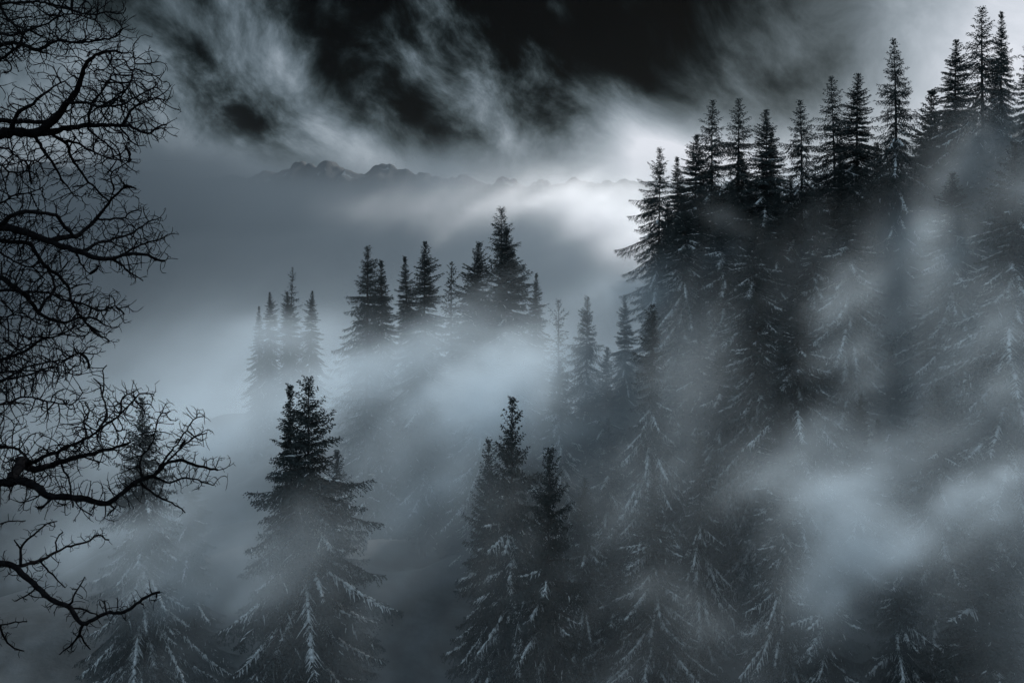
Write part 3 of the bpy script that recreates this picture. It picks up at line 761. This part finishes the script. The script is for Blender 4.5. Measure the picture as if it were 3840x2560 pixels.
    while stack:
        s_, c = stack.pop()
        ch = [nodes[s_]]; rr = [rad[c]]
        while True:
            ch.append(nodes[c]); rr.append(rad[c])
            ks = kids[c]
            if not ks: rr[-1] *= 0.7; break
            ks = sorted(ks, key=lambda x: -rad[x])
            for o in ks[1:]: stack.append((c, o))
            c = ks[0]
        p = np.array(ch)
        if len(p) > 3: p[1:-1] = 0.2 * p[:-2] + 0.6 * p[1:-1] + 0.2 * p[2:]
        paths.append(p); radii.append(np.array(rr))
    V, Fq = tubes(paths, radii, 4)
    link('twigs', mesh_from('bare_tree_twigs', V - foot, Fq, 4, M_bare), e)
    # limbs, each its own part
    k = 0
    while k < n0:
        j = k + 1
        while j < n0 and parent[j] == j - 1: j += 1
        ch = [nodes[i] for i in range(k, j)]; rr = [rad0[i] for i in range(k, j)]
        if parent[k] >= 0: ch.insert(0, nodes[parent[k]]); rr.insert(0, rr[0])
        p = np.array(ch)
        if parent[k] < 0 and (p[0][0] / p[0][1] * F + 1920) < -60:
            z = min(p[0][2], 3.4) - 0.5
            t0 = np.array([foot[0] + (trunk_top[0] - foot[0]) * (z - foot[2]) / (trunk_top[2] - foot[2]), foot[1] - 0.3 * (z - foot[2]) / 16, z])
            mid = (t0 + p[0]) / 2 + np.array([0, 0, 0.15])
            p = np.concatenate([[t0, mid], p]); rr = [rr[0] * 1.5, rr[0] * 1.2] + rr
        if len(p) >= 2:
            V, Fq = tubes([p], [np.array(rr)], 9)
            link('limb', mesh_from('bare_tree_limb', V - foot, Fq, 4, M_bare, smooth=True), e)
        k = j
    zs = np.linspace(0, 1, 26)[:, None]
    tp = foot + (trunk_top + np.array([0, 0, 2.5]) - foot) * zs + np.array([0.12, 0.1, 0]) * np.sin(zs * 9)
    tp[0, 2] -= 0.6
    V, Fq = tubes([tp], [(0.36 - 0.24 * zs[:, 0]) * (1 + 0.5 * np.exp(-zs[:, 0] * 14))], 16)
    link('trunk', mesh_from('bare_tree_trunk', V - foot, Fq, 4, M_bare, smooth=True), e)
    print('bare tree nodes', n0, n1, n2, 'attractors', len(attr))
bare_tree()
# ------------------------------------------------------------------ air
def box(name, lo, hi, mat):
    lo, hi = np.array(lo, float), np.array(hi, float)
    V = np.array([[(lo, hi)[i][0], (lo, hi)[j][1], (lo, hi)[k][2]] for i in (0, 1) for j in (0, 1) for k in (0, 1)])
    Fq = np.array([[0, 1, 3, 2], [4, 6, 7, 5], [0, 4, 5, 1], [2, 3, 7, 6], [0, 2, 6, 4], [1, 5, 7, 3]])
    return link(name, mesh_from(name, V, Fq, 4, mat), kind='stuff')
box('haze', (-17000, -4000, -340), (17000, 23000, 105), air_material('even_haze', HAZE, 0.3))

# drifting fog: patches (x, y in the photo, metres away, half-width, half-height in photo columns, depth in m, tilt, thickness)
FOG = [
    # mist round the feet of the central group and across the spur
    (700, 930, 95, 330, 75, 12, 5, 0.6), (1000, 890, 74, 260, 50, 7, -8, 0.55), (1230, 860, 70, 160, 45, 6, -12, 0.25), (640, 780, 126, 150, 36, 8, 0, 1.3),
    (860, 880, 78, 330, 40, 4, 0, 0.3), (1100, 860, 72, 200, 30, 3, 5, 0.5), (900, 1230, 50, 170, 90, 3, 0, 0.8), 
    (1330, 850, 70, 150, 50, 4, 0, 0.35), (1440, 830, 66, 110, 100, 4, 0, 0.4),
    # broad veil behind the front row
    (900, 1020, 58, 340, 120, 6, 0, 0.8), (1250, 1000, 54, 220, 130, 4, 0, 0.6), (350, 1010, 70, 260, 180, 8, 0, 0.7), (560, 1000, 56, 200, 150, 5, 0, 0.4), (1110, 880, 64, 120, 70, 3, 0, 0.8), (1120, 980, 56, 130, 80, 3, 0, 0.9),
    # slanting streaks of mist, shaped to stand in for a beam of light
    (1010, 905, 53, 250, 15, 2.5, 33, 1.5), (1150, 815, 56, 110, 12, 2.5, 33, 1.3), (940, 850, 55, 240, 22, 3, 33, 0.5),
    # thin veil over the middle of the front groups
    (340, 1260, 42, 210, 80, 3.5, 0, 1.1), (700, 1290, 37, 210, 70, 3, 0, 0.7), (1110, 1150, 37, 90, 90, 3, 0, 0.35), (760, 1150, 50, 260, 90, 5, 0, 0.4),
    # right slope, torn and bright
    (1500, 670, 80, 110, 50, 4, 20, 0.35), (1630, 600, 72, 120, 30, 3, 25, 0.16), (1690, 500, 70, 60, 18, 3, -25, 0.22), (1600, 740, 62, 150, 60, 4, 30, 0.25), (1570, 860, 50, 120, 130, 4, 0, 0.35), (1560, 1020, 44, 140, 60, 3, 25, 0.25),
    (1950, 740, 46, 60, 120, 3, 20, 0.28), (1920, 830, 44, 70, 40, 2.5, 20, 0.4), (2060, 640, 52, 160, 60, 4, 25, 0.45), (2190, 690, 50, 120, 70, 3, 25, 0.6), (2120, 520, 58, 120, 60, 4, 35, 0.18), (2300, 460, 50, 80, 110, 4, 10, 0.3),
    (2230, 350, 70, 110, 60, 5, 35, 0.25), (2320, 830, 42, 50, 120, 4, 0, 0.5), (2190, 580, 60, 90, 90, 3, 10, 0.22), (1850, 600, 64, 120, 30, 3, 30, 0.10),
    (2120, 790, 46, 30, 90, 3, 0, 0.4), (1980, 1010, 36, 90, 40, 2, 10, 0.4),
    (1880, 1150, 31, 130, 60, 2, -25, 0.5), (2010, 1230, 31, 130, 70, 2, -35, 0.65), (1920, 1270, 30, 80, 120, 2, -10, 0.5), (1900, 1340, 30, 50, 80, 2, -30, 0.5), (1980, 1110, 34, 120, 60, 2, 20, 0.4), (1850, 1050, 36, 160, 60, 3, 15, 0.3), (2050, 1260, 30, 70, 60, 2.5, 20, 0.6), (1880, 1110, 33, 110, 35, 2, 10, 0.5), (2300, 1200, 30, 110, 260, 3, 5, 0.55), (1960, 1420, 29, 60, 60, 2, 0, 0.4),
    (1580, 1380, 29, 130, 35, 2.5, -15, 0.3), (1740, 1470, 28, 130, 30, 2.5, -10, 0.2), (1520, 1150, 40, 120, 80, 3, 0, 0.25),
]
def fog_bank(name, res, lo, hi, puffs, mat, seed, lump=0.9, field=None, outer=36.0):
    """a block of air whose density is worked out here point by point and handed to a volume grid"""
    rng = np.random.default_rng(seed)
    ax = [np.linspace(lo[i], hi[i], res[i], dtype=np.float32) for i in range(3)]
    size = [hi[i] - lo[i] for i in range(3)]
    def fbm(beta, stretch=(1, 1, 1)):
        n = rng.standard_normal(res).astype(np.float32); Fn = np.fft.rfftn(n)
        kx = np.fft.fftfreq(res[0], size[0] / res[0])[:, None, None] * stretch[0]
        ky = np.fft.fftfreq(res[1], size[1] / res[1])[None, :, None] * stretch[1]
        kz = np.fft.rfftfreq(res[2], size[2] / res[2])[None, None, :] * stretch[2]
        # drawn out along the wind, from the upper right down to the left
        c, s_ = math.cos(R(32)), math.sin(R(32))
        a, b = kx * c + kz * s_, -kx * s_ + kz * c
        k = np.sqrt((a * 2.8) ** 2 + ky ** 2 + b ** 2); k = np.sqrt(k * k + (1.0 / outer) ** 2)
        f = np.fft.irfftn(Fn * k ** -beta, s=res); return ((f - f.mean()) / f.std()).astype(np.float32)
    n1 = fbm(1.8)
    w1 = fbm(2.3) * outer * 0.12; w2 = fbm(2.3) * outer * 0.09
    X = ax[0][:, None, None]; Y = ax[1][None, :, None]; Z = ax[2][None, None, :]
    d = np.zeros(res, np.float32)
    for (x, y, Y0, rx, ry, rd, ang, tau) in puffs:
        tau *= THICK
        c0 = at(x, y, Y0); m = 1.63265 / F * Y0
        c, s_ = math.cos(R(ang)), math.sin(R(ang))
        # crop to the neighbourhood
        rr = max(rx, ry) * m * 2.4 + 14
        i0, i1 = np.searchsorted(ax[0], [c0[0] - rr, c0[0] + rr]); j0, j1 = np.searchsorted(ax[1], [c0[1] - rd * 2.4, c0[1] + rd * 2.4]); k0, k1 = np.searchsorted(ax[2], [c0[2] - rr, c0[2] + rr])
        if i1 <= i0 or j1 <= j0 or k1 <= k0: continue
        sl_ = (slice(i0, i1), slice(j0, j1), slice(k0, k1))
        wk = min(1.0, math.sqrt(rx * ry) * m / outer * 3.0)          # small patches are bent less than wide ones
        dx = X[i0:i1] - c0[0] + w1[sl_] * wk; dy = Y[:, j0:j1] - c0[1]; dz = Z[:, :, k0:k1] - c0[2] + w2[sl_] * wk
        u = (dx * c + dz * s_) / (rx * m); v = (-dx * s_ + dz * c) / (ry * m)
        d[sl_] += (tau / (1.77 * rd)) * np.exp(-(u * u + v * v + (dy / rd) ** 2))
    if field is not None: d += field(ax, n1)
    d *= np.exp(lump * n1 - lump * lump / 2)
    d[d < 2e-4] = 0
    for a in (0, 1, 2):                                   # dies out before the block ends
        n = res[a]; e = np.clip(np.minimum(np.arange(n), n - 1 - np.arange(n)) / 5.0, 0, 1).astype(np.float32)
        sh = [1, 1, 1]; sh[a] = n; d *= e.reshape(sh)
    me = bpy.data.meshes.new(name); N = d.size
    me.vertices.add(N); at_ = me.attributes.new('thickness', 'FLOAT', 'POINT'); at_.data.foreach_set('value', np.ascontiguousarray(d, np.float32).ravel())
    me.materials.append(mat)
    o = link(name, me, kind='stuff')
    g = bpy.data.node_groups.new(name, 'GeometryNodeTree')
    g.interface.new_socket('Geometry', in_out='INPUT', socket_type='NodeSocketGeometry'); g.interface.new_socket('Geometry', in_out='OUTPUT', socket_type='NodeSocketGeometry')
    G = NT(g)
    gi = G.N.new('NodeGroupInput'); go = G.N.new('NodeGroupOutput'); vc = G.N.new('GeometryNodeVolumeCube')
    vc.inputs['Min'].default_value = lo; vc.inputs['Max'].default_value = hi
    for i, a in enumerate('XYZ'): vc.inputs['Resolution ' + a].default_value = res[i]
    pos = G.N.new('GeometryNodeInputPosition').outputs[0]
    p = G.v('MULTIPLY', G.v('SUBTRACT', pos, tuple(lo)), tuple((res[i] - 1) / (hi[i] - lo[i]) for i in range(3)))
    p = G.v('FLOOR', G.v('ADD', p, (.5, .5, .5)))
    ix = G.v('DOT_PRODUCT', p, (res[1] * res[2], res[2], 1), 'Value')
    si = G.N.new('GeometryNodeSampleIndex'); si.data_type = 'FLOAT'; si.domain = 'POINT'; si.clamp = True
    na = G.N.new('GeometryNodeInputNamedAttribute'); na.data_type = 'FLOAT'; na.inputs['Name'].default_value = 'thickness'
    G.L.new(gi.outputs[0], si.inputs['Geometry']); G.L.new(na.outputs[0], si.inputs['Value']); G.L.new(ix, si.inputs['Index'])
    G.L.new(si.outputs[0], vc.inputs['Density'])
    sm = G.N.new('GeometryNodeSetMaterial'); sm.inputs['Material'].default_value = mat
    G.L.new(vc.outputs[0], sm.inputs[0]); G.L.new(sm.outputs[0], go.inputs[0])
    md = o.modifiers.new('grid', 'NODES'); md.node_group = g
    print(name, 'mean', float(d.mean()), 'max', float(d.max()), 'filled', float((d > 0).mean()))
M_fog = air_material('drifting_fog', 1.0, 0.3, (0.81, 0.92, 1.0))
def veil_over(X, Y, Z):
    """thin mist hanging in the whole forest on the right, below the ridge's tops"""
    top = -15 + np.clip(X, -30, 60) * 0.50
    return VEIL * np.clip((Y - 40) / 14, 0, 1) * np.clip((102 - Y) / 34, 0, 1) * np.clip(0.35 + (X + 8) / 24, 0.25, 1) * np.clip((top - Z) / 7, 0, 1) * np.clip((Z + 25) / 9, 0, 1)
def low_veil(ax, n1):
    X, Y, Z = ax[0][:, None, None], ax[1][None, :, None], ax[2][None, None, :]
    return 0.006 * np.clip((Y - 26) / 6, 0, 1) * np.clip((-10 + np.clip(X, -20, 30) * 0.3 - Z) / 6, 0, 1)
def mid_veil(ax, n1):
    X, Y, Z = ax[0][:, None, None], ax[1][None, :, None], ax[2][None, None, :]
    return veil_over(X, Y, Z)
def valley(ax, n1):
    """the mist that fills the valley behind the spur: thick below, thinning upward"""
    X, Y, Z = ax[0][:, None, None], ax[1][None, :, None], ax[2][None, None, :]
    return VALLEY * np.clip((Y - 118) / 60, 0, 1) * np.exp(-np.clip((Z + 33 + np.clip(X + 10, 0, 30) * 0.2 - (Y - 120) * 0.02 + n1 * 2) / 8, -0.4, 12))
fog_bank('near_fog', (150, 70, 92), (-26.0, 23.5, -32.0), (36.0, 51.5, 6.0), [p for p in FOG if p[2] < 47], M_fog, 9, LUMP * 1.0, low_veil, 7.0)
fog_bank('slope_fog', (150, 92, 90), (-46.0, 40.0, -42.0), (76.0, 116.0, 32.0), [p for p in FOG if 47 <= p[2] < 105], M_fog, 10, LUMP, mid_veil, 15.0)
fog_bank('valley_fog', (100, 76, 46), (-88.0, 104.0, -72.0), (114.0, 262.0, 20.0), [p for p in FOG if p[2] >= 105], M_fog, 11, LUMP * 0.8, valley, 36.0)

def far_mist(ax, n1):
    """mist banked up over the valley towards the mountains"""
    X, Y, Z = ax[0][:, None, None], ax[1][None, :, None], ax[2][None, None, :]
    fade = np.clip((Y - 280) / 300, 0, 1)
    h = (Z / Y + 0.014 - 0.012 * n1 - 0.050 * np.exp(-((X / Y + 0.34) / 0.10) ** 2) - 0.022 * np.exp(-((X / Y + 0.072) / 0.025) ** 2)) / 0.020
    return FAR * fade * np.exp(-np.clip(h, -0.3, 9))
fog_bank('far_mist', (96, 56, 90), (-1900.0, 270.0, -236.0), (1500.0, 2560.0, 102.0), [], air_material('far_mist', 1.0, 0.75, (0.215, 0.265, 0.31)), 21, 0.35, far_mist, 1200.0)  # mist colour darkened to stand for cloud lying in shadow

# mist added behind the ridge for the sunlit glow, coloured paler than the rest
SUNLIT = [(1400, 515, 225, 230, 56, 14, -8, 1.6), (1450, 450, 240, 120, 34, 10, 0, 0.55), (1150, 480, 240, 260, 36, 12, 0, 0.8), (1470, 570, 200, 100, 30, 10, 10, 0.4)]
THICK = 1.0
fog_bank('sunlit_mist', (72, 48, 52), (-55.0, 150.0, -48.0), (95.0, 268.0, 26.0), SUNLIT, air_material('sunlit_mist', 1.0, 0.72, (0.95, 0.965, 1.0)), 33, 0.7)
